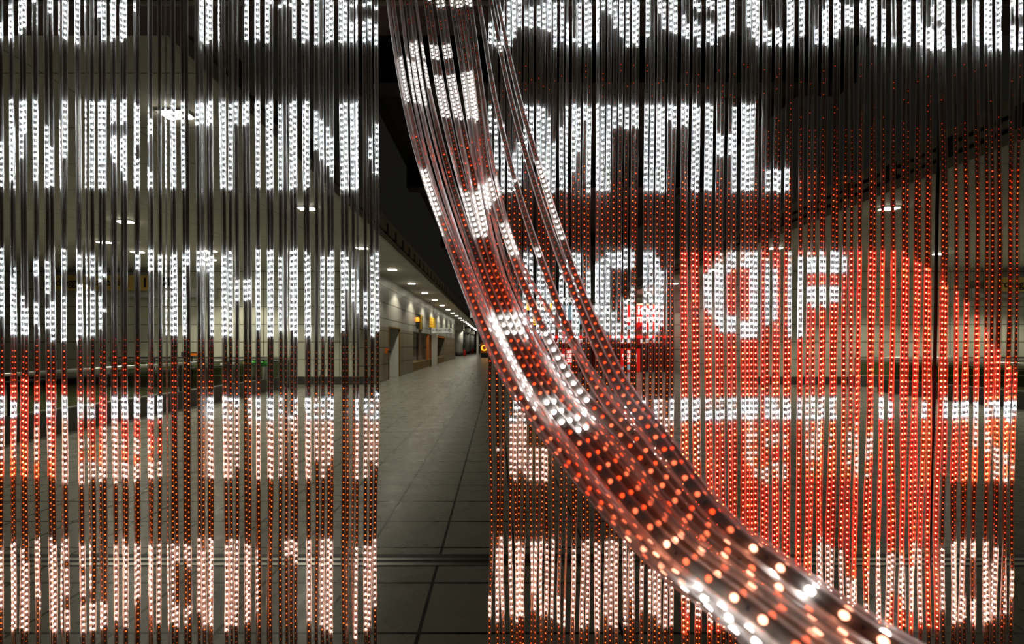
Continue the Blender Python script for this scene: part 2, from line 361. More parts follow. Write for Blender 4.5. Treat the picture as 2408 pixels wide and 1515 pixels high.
def hanging_sign(px0, px1, py0, py1, d, top, face, label, name='hanging_sign', rods=2):
    x0, _, z1 = P(px0, py0, d); x1, _, z0 = P(px1, py1, d)
    t = thing(name, label, 'sign', ((x0+x1)/2, d, z0)); w_ = (x1-x0)/2; h = z1-z0
    MB().box(-w_, w_, -.03, .06, 0, h).build('board', face, t)
    for q in ((-.7, .7) if rods == 2 else (0,)): MB().tube([(q*w_,.015,h),(q*w_,.015,top-z0)], .012).build('hanger', M['black'], t)
    return t, w_, h
t, w_, h = hanging_sign(1012.5, 1063, 772, 783.5, 28, 4.37, M['signwhite'], 'white hanging sign with arrow to Binari 16-17 beside left wall')
MB().box(-w_,-w_+.05,-.04,.07,-.04,h+.04).build('end_cap', M['black'], t)
text('\u2190', .26, (-w_+.07,-.035,.08), 0, M['ink'], t, 'arrow')
text('Binari 16-17', .185, (-w_+.30,-.035,.14), 0, M['ink'], t, bold=.004)
text('Platforms', .10, (-w_+.30,-.035,.035), 0, M['ink'], t)
b = MB(); b.tube([(w_-.13+.085*math.cos(a*PI/8),-.036,.15+.085*math.sin(a*PI/8)) for a in range(16)], .014, 6, closed=True)
b.box(w_-.165,w_-.145,-.04,-.03,.09,.21).box(w_-.115,w_-.095,-.04,-.03,.09,.21).build('icon', M['ink'], t)
t, w_, h = hanging_sign(1106, 1126, 727, 747.5, 26, 7.4, M['signwhite'], 'square white lit sign hanging in mid hall behind light strips')
MB().box(-.12,-.06,-.04,-.03,.12,.38).build('icon', M['ink'], t)
t, w_, h = hanging_sign(104, 350, 648, 683, 16.8, 4.37, M['band'], 'long mustard sign band reading parcheggio car renting over left stairwell')
text('parcheggio  car renting', .40, (-w_+.0,-.035,.17), 0, M['ink'], t, bold=.006, wide=.84)
for q in (-.42,-.16): MB().box(w_+q,w_+q+.09,-.04,-.03,.11,.46).build('icon', M['ink'], t)
t, w_, h = hanging_sign(374, 396, 652, 673, 16.7, 4.37, M['ink'], 'black number sign to right of the mustard parking band')
text('54', .30, (-.13,-.035,.07), 0, M['lidwhite'], t)
t, w_, h = hanging_sign(2318, 2700, 652, 686, 16.8, 4.37, M['band'], 'long mustard sign band reading parcheggio over the right stairwell')
text('parcheggio  car renting', .40, (-w_+.10,-.035,.15), 0, M['ink'], t, bold=.006)
for lab, xs, side in (('left', (-13.6,-10.9), 'left'), ('right', (18.2, 20.9), 'right')):
    b = MB(); b.box(xs[0]-.5, xs[1]+.3, 16.95, 17.28, 3.30, 3.62)
    tag(b.build('service_duct', M['housing']), 'grey boxed duct above the panels on the '+side+' front wall', 'duct')

# ---------------------------------------------------------------- stairwell balustrades
def balustrade(side, run, label):
    t = thing('balustrade', label, 'railing', (run[0][0], run[0][1], 0)); ox, oy = run[0]
    L_ = [(x-ox, y-oy) for x, y in run]
    MB().tube([(x,y,1.05) for x,y in L_], .035, 12).build('handrail', M['steel'], t, True)
    MB().tube([(x,y,.93) for x,y in L_], .022, 10).build('lower_rail', M['black'], t, True)
    for (xa,ya),(xb,yb) in zip(L_, L_[1:]):
        n = max(1, round(math.hypot(xb-xa, yb-ya)/1.8))
        for i in range(n):
            f0, f1 = (i+.04)/n, (i+.96)/n
            a = Vector((xa+(xb-xa)*f0, ya+(yb-ya)*f0, 0)); c = Vector((xa+(xb-xa)*f1, ya+(yb-ya)*f1, 0)); u = (c-a).normalized().cross(Vector((0,0,1)))*.008
            b = MB(); b.v = [tuple(p+q+Vector((0,0,z))) for z in (.42,.90) for p, q in ((a,-u),(a,u),(c,u),(c,-u))]
            b.f = [(0,3,2,1),(4,5,6,7),(0,1,5,4),(1,2,6,5),(2,3,7,6),(3,0,4,7)]; b.m = [0]*6; b.build('glass_panel', M['glass'], t)
            MB().box(xa+(xb-xa)*i/n-.02, xa+(xb-xa)*i/n+.02, ya+(yb-ya)*i/n-.02, ya+(yb-ya)*i/n+.02, 0, 1.03).build('post', M['black'], t)
    b = MB()
    for (xa,ya),(xb,yb) in zip(L_, L_[1:]):
        b.box(min(xa,xb)-.06, max(xa,xb)+.06, min(ya,yb)-.06, max(ya,yb)+.06, 0, .40)
    b.build('kerb', M['skirt'], t)
    return t
balustrade('left', [(-7.6, 5.2), (-7.45, 16.4), (-14.0, 16.4)], 'steel and green glass railing round the left stairwell')
balustrade('right', [(12.9, 16.4), (19.5, 16.4)], 'steel and green glass railing by the right front wall')
balustrade('right', [(12.3, 7.5), (12.6, 14.6)], 'steel and green glass railing running toward viewer at right')

# ---------------------------------------------------------------- recycling bins and hoop bag stand
for k, (px, m_, cn) in enumerate(((528,'lidwhite','white'),(546,'lidwhite','white'),(565,'lidyellow','yellow'),(581,'lidyellow','yellow'),(597,'green','green'),(622,'green','green'))):
    if k == 2: continue
    x, y, _ = P(px, 860, 14.6)
    nth = ['leftmost white lidded bin of the recycling row','white lidded bin second from left in recycling row','','yellow lidded bin in middle of the recycling row','green lidded bin beside the yellow one in recycling row','rightmost green lidded bin of the recycling row'][k]
    t = thing('recycling_bin', nth, 'bin', (x, y, 0), 'recycling bins behind left curtain')
    MB().lathe(0,0,[(.085,0),(.095,.04),(.095,.83),(.08,.84)],18).build('body', M['black'] if cn == 'yellow' else M['bingrey'], t, True)
    MB().lathe(0,0,[(.10,.83),(.115,.85),(.115,.93),(.08,.985),(.02,1.0)],18).build('lid', M[m_], t, True)
x, y, _ = P(755, 865, 12.6)
t = thing('hoop_bag_stand', 'black wire hoop litter bag stand with thin legs', 'bag stand', (x, y, 0))
MB().tube([(.13*math.cos(a*PI/12),0,.90+.10*math.sin(a*PI/12)) for a in range(24)], .008, 8, closed=True).build('hoop', M['black'], t, True)
MB().tube([(0,0,.80),(.05,0,.45),(.05,0,.02)], .010).tube([(0,0,.80),(-.04,0,.6),(-.04,0,.02)], .010).build('stem', M['black'], t, True)
MB().box(-.14,.14,-.12,.12,0,.02).build('foot', M['black'], t)
x, y, _ = P(150, 842, 11)
t = thing('belt_sign', 'small dark sign with red lettering strip behind left railing', 'sign', (x-.2, 15.9, 0))
MB().box(-.35,.45,-.03,.03,1.10,1.26).build('board', M['black'], t); MB().box(-.2,.4,-.04,-.03,1.13,1.22).build('strip', M['orange'], t); MB().box(-.02,.02,-.02,.02,0,1.1).build('post', M['black'], t)

# ---------------------------------------------------------------- ticket kiosk on the right
KD = 25.5
kx0, kx1 = P(1296,0,KD)[0], 9.68
def kz(py): return EYE-(py-VY)/F*KD
t = thing('ticket_kiosk', 'red ticket kiosk with beige top, posters and lit red fascia', 'kiosk', (0, KD, 0))
MB().box(kx0,kx1,.02,3.0,kz(790),kz(714)).build('header_box', M['kcream'], t)
MB().box(kx0-.05,kx1,-.10,3.0,kz(795.5),kz(790)).build('light_strip', M['redglow'], t)
MB().box(kx0-.05,kx1,-.06,3.0,kz(812),kz(795.5)).build('fascia', M['red'], t).data.materials[0] = mat('dark_red_fascia',(.25,.01,.01),.3,emit=(1,.02,.01),es=.10)
MB().box(kx0,kx1,.05,2.9,0.12,kz(812)).build('glass_front', M['redglass'], t)
MB().box(kx0,kx1,.0,2.9,0,.12).build('plinth', M['black'], t)
for px in (1296, 1390, 1440, 1530, 1572): x = P(px,0,KD)[0]; MB().box(x-.03,x+.03,-.02,.06,.12,kz(812)).build('mullion', M['black'], t)
for px, s in ((1307,'.italo'),(1459,'.italo')): text(s, .34, (P(px,0,KD)[0],-.075,kz(806.5)), 0, M['lit'], t, bold=.006)
for px in (1347, 1505): text('BIGLIETTI - TICKETS', .30, (P(px,0,KD)[0],-.075,kz(806.5)), 0, M['lit'], t, wide=.46, bold=.004)
def poster(px0, px1, py0, py1, face, label, d=KD-.02):
    x0,_,z1 = P(px0,py0,d); x1,_,z0 = P(px1,py1,d)
    t = thing('poster', label, 'poster', (x0, d, z0)); MB().box(0,x1-x0,-.03,.0,0,z1-z0).build('sheet', face, t); return t, x1-x0, z1-z0
def nose(t, x, z, w_, h, m_, name='train_nose'):
    b = MB(); n = 14; pts = [(0,0)]+[(w_*(1-math.cos(a*PI/2/n)), h*math.sin(a*PI/2/n)) for a in range(n+1)]+[(w_,0)]
    b.v = [(x+p[0],-.045,z+p[1]) for p in pts]+[(x+p[0],-.031,z+p[1]) for p in pts]; k = len(pts)
    b.f = [tuple(range(k)), tuple(reversed(range(k,2*k)))]+[(i,(i+1)%k,(i+1)%k+k,i+k) for i in range(k)]; b.m = [0]*len(b.f); return b.build(name, m_, t)
t, w_, h = poster(1466,1561,718,776,M['red'],'large red poster with white lettering on kiosk top')
text('.italo', .70, (.62,-.04,h-.52), 0, M['lit'], t, bold=.012); text('BIGLIETTI - TICKETS', .40, (.10,-.04,h-.95), 0, M['lit'], t, wide=.56, bold=.01)
nose(t,.0,.02,.42,.24,M['poster_blue']); nose(t,.75,.02,.45,.24,M['train_red'])
t, w_, h = poster(1317,1424,719,776,M['poster_blue'],'pale blue train poster left of the red one on kiosk top')
MB().box(1.75,w_,-.04,-.03,0,h).build('text_panel', M['poster_white'], t)
text('CITIES', .26, (1.80,-.045,h-.40), 0, M['maroon'], t, wide=.8); text('ROMA', .36, (1.80,-.045,h-.78), 0, M['maroon'], t, bold=.01, wide=.7); text('SI', .22, (2.0,-.045,h-1.08), 0, M['maroon'], t)
nose(t,.0,.02,.9,.55,M['train_red']); nose(t,.9,.02,.8,.45,M['black'])
for px0, px1, w0 in ((1319,1356,'left'),(1460,1505,'right')):
    t, w_, h = poster(px0,px1,838,892,M['red'],w0+' of the two red ticket posters in kiosk window',KD-.02)
    if t.location.z < .02: t.location.z = .02
    text('italo', .26, (w_*.28,-.04,h-.24), 0, M['lit'], t, bold=.006); text('BIGLIETTI', .27, (.05,-.04,h-.50), 0, M['lit'], t, wide=.72, bold=.01); text('TICKETS', .27, (.12,-.04,h-.76), 0, M['lit'], t, wide=.72, bold=.01)
    nose(t,.02,.1,.5,.3,M['poster_blue']); nose(t,.5,.1,.4,.28,M['train_red'])
# departure board and shop sign
t, w_, h = hanging_sign(1234,1301,699,732,21,7.4,M['black'],'black departure board with orange text lines hanging mid hall','departure_board')
for i in range(6):
    MB().box(-w_+.05,-w_+.62,-.04,-.03,.05+i*.055,.085+i*.055).box(-.10,.45,-.04,-.03,.05+i*.055,.085+i*.055).box(.48,w_-.03,-.04,-.03,.05+i*.055,.085+i*.055).build('text_line', M['matrix'], t)
t, w_, h = hanging_sign(1249,1264,743,767,21,7.4,M['black'],'small black screen with orange lines under departure board','departure_board',1)
for i in range(4): MB().box(-w_+.02,w_-.03,-.04,-.03,.05+i*.11,.11+i*.11).build('text_line', M['matrix'], t)
t, w_, h = hanging_sign(1321,1343,700,712,24,7.4,M['black'],'white lettered shop sign above the pale blue poster')
text('KIS', .34, (-w_+.02,-.035,.03), 0, M['lit'], t, bold=.01)
t = thing('ring_sign', 'white looped ring sign beside the departure board', 'sign', P(1294,745,21.5))
for r_ in (.12,.20,.28): MB().tube([(r_*math.cos(a*PI/16),0,r_*math.sin(a*PI/16)) for a in range(3,30)], .016, 6).build('ring', M['lit'], t)
MB().tube([(0,.03,.1),(0,.03,7.4-t.location.z)],.01).build('hanger', M['black'], t)

# ---------------------------------------------------------------- the light strip curtain
D = 1.27; PITCH = 13.9          # curtain distance; diode pitch in reference pixels at that distance
def CP(px, py, d=D): return Vector(P(px, py, d))
# (x at the letters of the top row, x in the middle, x near the bottom) of every strip
STRIPS_L = [(4.4, 8, 5), (15.6, 23, 21.8), (29.3, 32.6, 32.6), (44.2, 49.6, 48), (58.6, 63.5, 63.5), (72.3, 78, 80.4), (87.8, 92.4, 93.7), (101.5, 106.5, 116), (124.6, 131.1, 134.3), (134.5, 142.6, 139.5), (153.9, 151, 158), (172.5, 175.6, 184.4), (186.9, 193.7, 200), (198, 201.8, 210), (214.9, 217.4, 220), (229.2, 231.7, 233), (243.6, 244, 246.7), (257.9, 260.4, 267), (272.2, 276.5, 278.4), (282.2, 284.7, 289), (299, 301, 303), (313.7, 314.3, 313.7), (329.3, 330.5, 331), (346, 348, 350.5), (356.7, 360.4, 359.8), (369.8, 372, 369), (387.8, 391, 395.3), (397.8, 398.4, 399.7), (411.5, 417, 420.8), (425.2, 431, 433.3), (438.3, 443.9, 446.4), (457, 462.6, 463.2), (472.5, 477.5, 478.8), (481.3, 484.4, 486), (495.6, 499.7, 499.3), (511.8, 521.8, 530.5), (525.5, 530.5, 534), (538.6, 538, 540), (554.8, 557.9, 557), (567.9, 571.6, 573.4), (580.3, 588.4, 586.5), (597.7, 601, 601), (610, 612, 613.7), (625, 630.5, 629.3), (638.9, 641.7, 638.6), (654.2, 656, 654.8), (670.8, 673.3, 676), (682, 684.7, 683.5), (696, 699, 699.7), (710, 717.7, 722), (723.3, 727.7, 728.3), (739, 739.5, 740), (754.5, 758.8, 757.6), (767, 772, 768), (780, 782.5, 779.4), (799.3, 805.6, 805.5), (811.8, 816.8, 816.8), (825.5, 830.5, 828), (839.2, 842.3, 838), (855.4, 859, 858), (869, 876, 869), (881.3, 884.7, 877.8)]
STRIPS_R = [(1153.5, 1152.5, 1154), (1165, 1168.7, 1171), (1182.4, 1182, 1181.7), (1196.7, 1198, 1202.3), (1209, 1210.4, 1214), (1222, 1222, 1221.6), (1237.4, 1235.3, 1231), (1250, 1249, 1249), (1266.7, 1267, 1260), (1280, 1277.7, 1274), (1291.7, 1288, 1283), (1306.7, 1303, 1300.7), (1320.4, 1318.8, 1315.7), (1334, 1333, 1330), (1349.3, 1347.8, 1346), (1363.9, 1361.8, 1351.8), (1377.3, 1373.6, 1369), (1389.5, 1386, 1383), (1404.7, 1402.9, 1401), (1420, 1418, 1408.5), (1433.4, 1428.8, 1425), (1448.7, 1444.6, 1438.4), (1459.7, 1455, 1448), (1478.6, 1473.6, 1471.8), (1490.5, 1487.3, 1482), (1501, 1496.3, 1489.8), (1521.6, 1515.4, 1508), (1536.5, 1532, 1527), (1550, 1544.6, 1538), (1564.6, 1560.6, 1554.6), (1576, 1570.8, 1564), (1590.5, 1583.6, 1580), (1605.4, 1601.5, 1604), (1618.5, 1613, 1619.4), (1631.8, 1626, 1635.6), (1648.7, 1643.4, 1650), (1663, 1656.8, 1664.6), (1677.7, 1671.7, 1676), (1689.8, 1684, 1685.4), (1705.4, 1699, 1706.6), (1721, 1712.8, 1717.8), (1733.4, 1730.3, 1733.6), (1748, 1743.5, 1746.0), (1761.8, 1759.3, 1760.9), (1772.6, 1766.8, 1767.6), (1783, 1780, 1779.9), (1793.6, 1789.6, 1788.7), (1814.7, 1809.8, 1808.1), (1827.2, 1820.7, 1818.1), (1839.7, 1835, 1831.6), (1852.7, 1846, 1841.7), (1867, 1861.5, 1856.4), (1881.4, 1880, 1874.0), (1895, 1890.6, 1883.8), (1908, 1903, 1895.4), (1922.5, 1917, 1908.5), (1935.6, 1930, 1920.7), (1949.3, 1944, 1933.8), (1965.5, 1959, 1948), (1978, 1974, 1962.4), (1993, 1986.7, 1979), (2007, 2007.8, 1998), (2021, 2016.6, 2003.5), (2034, 2024, 2011), (2048, 2044, 2031.6), (2061.8, 2061, 2046), (2074.3, 2072, 2062), (2088, 2085.5, 2075), (2101, 2101, 2087), (2111.6, 2109.8, 2108), (2124.7, 2122.4, 2117), (2143.4, 2140.7, 2128.7), (2154.6, 2150, 2135), (2169, 2166.5, 2150.5), (2183.3, 2179.5, 2162.4), (2196.3, 2191, 2188), (2208, 2215.7, 2198), (2222.5, 2231.9, 2223.3), (2236.8, 2244.3, 2233.3), (2250.5, 2257.4, 2253.7), (2264.2, 2272, 2259), (2279.8, 2286.7, 2278.6), (2291.6, 2299, 2288.6), (2306.6, 2310.3, 2296.6), (2319, 2321, 2316.5), (2331.5, 2340.5, 2323.5), (2346, 2350.5, 2339.4), (2360, 2359.6, 2345.8), (2374, 2368.7, 2352.2), (2388, 2384.5, 2365.3), (2402, 2394.4, 2378.3)]

# lit letters of the five text rows: (x0, x1, y0, y1) in reference pixels on the curtain plane
def cols(s, hw=6.5):
    out = []
    for e in s.split():
        a = e.split(':'); x = float(a[0])
        for iv in a[1].split(','):
            p, q = iv.split('-'); out.append((x-hw, x+hw, float(p)-5, float(q)+4))
    return out
ROW1 = cols('4:60-92 15:45-92 29:18-92 44:-60-78 58:-60-62'.replace('-60-','0-')+' 72:0-48 88:0-5 124:0-35 134:0-80 142:0-80 154:0-92 172:0-92 187:0-103 198:0-22 229:0-38 243:0-92 258:0-93 272:0-93 282:0-93 299:0-95 313:0-25') \
 + [(466,503,-99,97),(506,517,-99,97),(574,588,-99,97),(590,632,-99,97),(633,690,-2,12),(690,728,-99,98),(734,742,-99,98),(762,772,-99,98),(774,819,-99,98),(819,888,-2,14),(819,888,46,99)] \
 + cols('1153:57-101 1165:70-101 1182:27-101 1197:0-101 1209:0-87 1222:0-57 1237:24-57 1250:22-57 1267:10-57 1280:0-57 1292:0-72 1307:0-99 1320:12-99 1334:55-99 1349:98-99 1364:0-99 1377:0-99 1389:0-99 1405:0-99 1420:0-13 1433:0-28 1449:0-57 1460:0-85 1478:0-100 1490:0-100 1501:0-102 1521:0-95 1550:0-38 1564:0-65 1576:0-80 1590:0-82 1605:45-95 1618:52-95 1631:60-95,8-22 1648:60-98,0-25 1663:50-98,0-25 1677:50-98,0-25 1690:0-95 1705:0-80 1721:0-70 1762:0-68 1772:0-88 1783:0-103 1793:58-103 1815:65-105 1827:72-105 1840:72-105 1852:0-103 1867:0-103 1881:0-90 1895:0-76 1922:75-105 1935:33-105 1949:0-105 1965:0-88 1978:0-62 1993:18-62 2007:18-62 2021:16-62 2034:0-62 2048:0-90 2062:0-106 2074:33-106 2088:60-106 2101:90-106 2111:0-65 2124:0-105 2143:0-100 2154:8-108 2169:60-106 2183:75-113 2196:8-38,75-110 2208:5-42,75-113 2222:0-45,60-118 2237:0-110 2250:8-100 2264:8-98 2280:5-80 2306:5-108 2319:0-108 2331:0-110 2346:0-108 2360:5-25,72-110 2374:5-25,72-110 2388:5-25,72-110 2402:5-25,72-110')
ROW2 = cols('3:342-443 15:300-443 30:244-430 46:244-372 60:244-316 73:244-372 88:244-430 103:299-443 128:345-445 143:244-445 151:244-372 170:244-320 199:244-445 215:244-445 229:244-445 243:244-445 258:244-290,318-362 276:244-290,318-388 284:244-290,330-395 299:244-290,318-420 314:244-435 329:255-340,380-446 346:262-332,395-446 357:286-318,415-446 370:444-446 387:246-446 397:246-446 411:246-446 427:246-446 455:246-290 470:246-290 482:246-290 496:246-290 512:246-446 526:246-446 540:246-446 555:246-290 569:246-290 583:246-290 598:246-290 611:246-446 626:246-446 640:246-446 656:246-446 684:246-446 696:246-446 712:246-446 725:246-446 739:258-350 755:285-375 768:302-392 782:330-420 800:246-440 812:246-446 826:246-446 838:246-446 868:320-378 883:290-408')[:] \
 + cols('1154:253-312 1167:285-390 1182:300-453 1197:380-453 1210:365-453 1222:335-430 1237:255-380 1250:250-330 1267:250-365 1280:250-425 1292:283-445 1305:335-453 1318:310-453 1333:252-453 1348:252-410 1361:252-355 1375:252-290 1387:252-453 1403:252-453 1418:252-453 1431:252-453 1446:250-298 1459:250-298 1476:250-298 1488:250-298 1499:250-298 1520:248-453 1534:248-453 1547:248-450 1561:248-450 1574:248-290 1588:248-290 1603:248-290 1618:248-290 1630:246-448 1646:246-448 1661:246-448 1675:246-448 1687:318-365 1702:318-365 1717:318-365 1732:246-448 1746:246-450 1760:246-450 1771:246-450 1811:404-451 1824:404-451 1836:404-451 1849:404-451')
ROW3 = cols('5:592-740 21:623-785 33:650-785 48:693-785 62:722-785 78:764-785 92:622-655,720-755 104:608-683,720-768 137:592-796 148:592-640,698-796 172:583-630,700-796 188:598-640,668-783 200:598-655,668-783 217:608-656,680-783 230:622-656,696-770 243:640-655,726-740 329:599-630 346:596-630 359:596-630 371:596-630 389:597-784 398:597-785 416:597-785 430:597-785 442:597-630 461:597-630 476:597-630 487:597-630 499:597-783 521:597-785 531:597-785 541:597-785 557:665-702 571:665-702 587:665-702 602:665-702 612:598-783 630:598-785 642:598-785 658:598-783 684:598-783 700:598-785 717:598-785 728:598-785 759:598-783 772:598-785 784:598-785 804:598-780 815:612-675 830:640-715 842:655-740 859:683-768 876:600-785 886:600-785') \
 + cols('1236:592-790 1249:600-790 1266:628-785 1277:640-785 1289:665-790 1303:700-790 1318:628-790 1332:615-790 1347:595-790 1361:595-790 1386:642-700 1402:627-745 1417:612-770 1429:600-785 1444:596-632,740-790 1455:592-630,765-790 1473:590-632,712-790 1488:590-632,685-790 1515:597-788 1531:600-788 1544:615-785 1559:642-765 1656:655-725 1671:630-740 1684:612-768 1698:600-775 1713:596-640,740-785 1729:593-632,745-785 1743:590-632,755-787 1759:590-632,755-787 1767:600-787 1780:600-787 1809:612-765 1820:640-755 1860:598-787 1879:605-787 1890:605-787 1903:600-635,670-705 1917:600-635,675-715 1930:600-635,675-715 1944:600-635,675-715 1958:600-635,675-715 1973:600-635,675-715 1986:610-632')
ROW4 = cols('8:940-985,1005-1085 23:942-985,1000-1085 33:942-985 96:955-975,1005-1085 106:945-985,1000-1085 139:933-1130 149:933-1130 177:933-1128 195:933-985,1030-1055,1095-1130 203:933-985,1030-1055,1095-1130 219:955-985,1095-1128 231:1095-1128 245:1000-1128 262:935-1128 277:935-1128 286:935-985,1035-1060,1095-1128 302:935-985,1095-1128 315:935-985,1030-1060,1095-1128 331:935-985,1030-1060,1095-1128 349:935-985,1030-1060,1095-1128 361:935-985,1095-1128 370:935-985,1095-1128 486:935-1128 500:935-1128 522:935-1128 532:935-1128 539:935-1128 557:945-1100 588:933-1000 600:933-1120 612:933-1125 630:933-1128 642:933-1128 656:940-1128 684:975-1010 700:933-1128 719:933-1128 728:933-1128 740:945-1080 759:933-1128 772:933-1100 783:933-1070 842:933-1128 859:940-1130 876:933-1085 885:933-1100') \
 + cols('1171:1055-1065 1201:985-1110 1214:935-1130 1224:945-1100 1233:960-1110 1251:1060-1128 1264:1060-1128 1278:1060-1128 1286:1075-1128 1473:935-990 1489:940-1040 1515:940-960 1541:945-1075 1554:940-1110 1566:990-1115 1580:945-1085 1603:942-985 1617:942-985 1631:942-985 1647:942-985,1020-1090 1660:942-985 1674:942-985 1686:942-985 1702:942-985 1717:942-985 1731:942-985 1745:942-985 1761:942-985,1000-1100 1780:942-985,1010-1128 1795:1090-1128 1809:942-985,1025-1050,1090-1130 1820:942-985,1025-1050,1090-1130 1833:942-985,1025-1050,1090-1130 1843:942-985,1025-1050,1090-1130 1859:942-985 1877:942-985 1902:942-985,1000-1100 1916:942-985,1000-1110 1929:942-985,1000-1110 1943:942-985 1957:942-985,1010-1060 1973:945-985 1998:1000-1110 2010:1000-1120 2034:1000-1120 2050:1010-1060 2063:942-985 2074:942-985 2088:942-985 2170:942-985 2183:942-985 2229:942-985 2240:942-985 2255:942-990 2266:942-990 2284:942-990,1010-1050 2293:942-990,1000-1060 2307:942-990,1000-1065 2320:960-990,1000-1060 2334:945-985,1020-1115 2345:945-985,1060-1125 2356:945-985,1070-1128 2374:945-990,1075-1130 2388:945-985,1080-1130 2400:945-990')
ROW5 = cols('5:1300-1430 21:1285-1478 32:1280-1478 48:1300-1478 63:1320-1478 80:1275-1310,1400-1440 94:1275-1400 114:1270-1478 139:1275-1480 157:1275-1320,1340-1400,1430-1478 184:1278-1330,1350-1395,1428-1478 199:1278-1330,1350-1395,1428-1478 210:1278-1330,1355-1390,1428-1478 220:1428-1478 233:1428-1478 246:1428-1470 267:1278-1455 279:1278-1460 290:1278-1460 303:1278-1470 314:1278-1420 331:1278-1405 350:1280-1400 360:1280-1440 370:1280-1475 396:1290-1475 420:1420-1475,1278-1310 433:1432-1475,1290-1310 447:1290-1330,1420-1440 463:1278-1450 479:1300-1470 486:1270-1475 499:1270-1395,1425-1475 530:1278-1480 535:1278-1475 557:1278-1475 573:1288-1470 586:1288-1460 601:1300-1440 676:1275-1310 684:1275-1310 700:1278-1320 722:1278-1385 728:1278-1450 758:1275-1470 768:1275-1480 779:1280-1480 841:1285-1500 858:1285-1480 869:1290-1470 878:1280-1430') \
 + cols('1155:1405-1445 1171:1290-1460 1182:1265-1430 1202:1280-1450 1214:1280-1455 1222:1290-1450 1231:1290-1380 1249:1285-1395 1261:1280-1440 1275:1280-1445 1284:1275-1440 1301:1275-1455 1316:1400-1455 1330:1410-1475 1347:1290-1440 1353:1300-1475 1370:1270-1470 1384:1270-1470 1402:1280-1470 1409:1290-1480 1426:1280-1440 1439:1270-1475 1449:1280-1470 1472:1270-1480 1482:1300-1400 1490:1300-1460 1508:1330-1435 1527:1340-1440 1538:1345-1450 1555:1350-1475 1564:1350-1475 1580:1360-1475 1596:1380-1460 1604:1390-1400 1620:1400-1440 1636:1410-1450 1650:1430-1460 1665:1440-1460 1676:1440-1475 1707:1465-1475') \
 + cols('1714:1278-1330 1730:1290-1340 1914:1285-1400 1922:1285-1400 1935:1270-1400 1948:1285-1420 1962:1290-1410 1979:1300-1430 1998:1365-1445 2004:1365-1445 2011:1365-1450 2032:1415-1455 2047:1350-1455 2063:1290-1455 2076:1285-1460 2088:1300-1450 2108:1310-1395 2117:1310-1395 2129:1330-1420 2136:1330-1430 2151:1280-1440 2163:1290-1460 2211:1340-1400 2224:1290-1440 2234:1275-1455 2254:1272-1465 2260:1272-1465 2279:1272-1310,1415-1465 2289:1272-1310,1415-1465 2297:1272-1310,1410-1468 2317:1278-1465 2324:1285-1455 2340:1290-1450 2366:1320-1440 2379:1345-1400')
ROWS = [(-200,150,ROW1,7),(150,520,ROW2,7),(520,860,ROW3,7),(860,1200,ROW4,6),(1200,1560,ROW5,6)]
def lerp(a, b, t): return a+(b-a)*max(0., min(1., t))
def pl(pts, x):
    for (x0,y0),(x1,y1) in zip(pts, pts[1:]):
        if x <= x1: return lerp(y0, y1, (x-x0)/(x1-x0))
    return pts[-1][1]
def curtain_class(x, y):
    for y0, y1, R, c in ROWS:
        if y0 <= y < y1:
            for a, b, p, q in R:
                if a <= x <= b and p <= y <= q:
                    if c == 6 and y < 990: return 7 if rng.random() < .8 else 6
                    if c == 6 and x > 1560 and y < 1200 and rng.random() < .3: return 5
                    if c == 7 and 1600 < x and y > 590 and y < 620 and rng.random() < .4: return 6
                    return c
    j = rng.random()
    if x < 900:
        if y < 788: return 0
        g = pl([(0,1),(140,.9),(380,.6),(640,.34),(900,.28)], x)
        if y < 935: h = pl([(788,.12),(850,.42),(935,.80)], y)*g+.02
        elif y < 1130: h = max(g, .45)+(.1 if x < 140 else 0)
        elif y < 1290: h = .50
        elif y < 1482: h = .44
        else: h = .18
        red = y < 1040 and x < 420 or y < 935 and j < .5
        if x < 300 and 1230 < y < 1260: h = .3
    else:
        if y < 300: h = .08 if (y > 150 and j < .6) else 0
        elif y < 590: h = pl([(300,.12),(440,.30),(590,.46)], y)
        elif x < 1600: h = .52 if x > 1240 or y > 935 else .30
        elif x < 2130: h = 1.
        else: h = 1. if y > pl([(2130,600),(2200,640),(2260,700),(2310,760),(2370,850),(2420,900)], x) else .48
        if x < 1600 and y > 1130: h = .55
        if x >= 1600 and 1130 < y < 1482: h = .70 if x < 2205 else .5
        if y > 1482: h = .40 if x < 1900 else .2
        if x < 1600 and y > 900: red = j < .12
        elif y > 1290: red = j < .4
        else: red = not (x > 1600 and 930 < y < 1130 and (1600 < x < 1660 or 1890 < x < 2000 or 2165 < x < 2200 or x > 2280)) and j < .88
    h += (j-.5)*.08
    if h < .07: return 0
    if h < .27: return 8 if red else 1
    if h < .62: return 3 if red else 2
    return 4 if red else 5

HW, HT = .0060, .0022         # half width and half thickness of the sleeve
_h = [(.0060,.0007),(.0058,.0015),(.0053,.0020),(.0042,.0022)]
SLEEVE = _h+[(-u,w_) for u,w_ in reversed(_h)]+[(-u,-w_) for u,w_ in _h]+[(u,-w_) for u,w_ in reversed(_h)]
SLEEVE_MI = [0 if abs(SLEEVE[k][0]) < .0043 and abs(SLEEVE[(k+1) % 16][0]) < .0043 else 1 for k in range(16)]
TAPE = [(-.0040,-.0011),(.0040,-.0011),(.0040,-.0006),(-.0040,-.0006)]

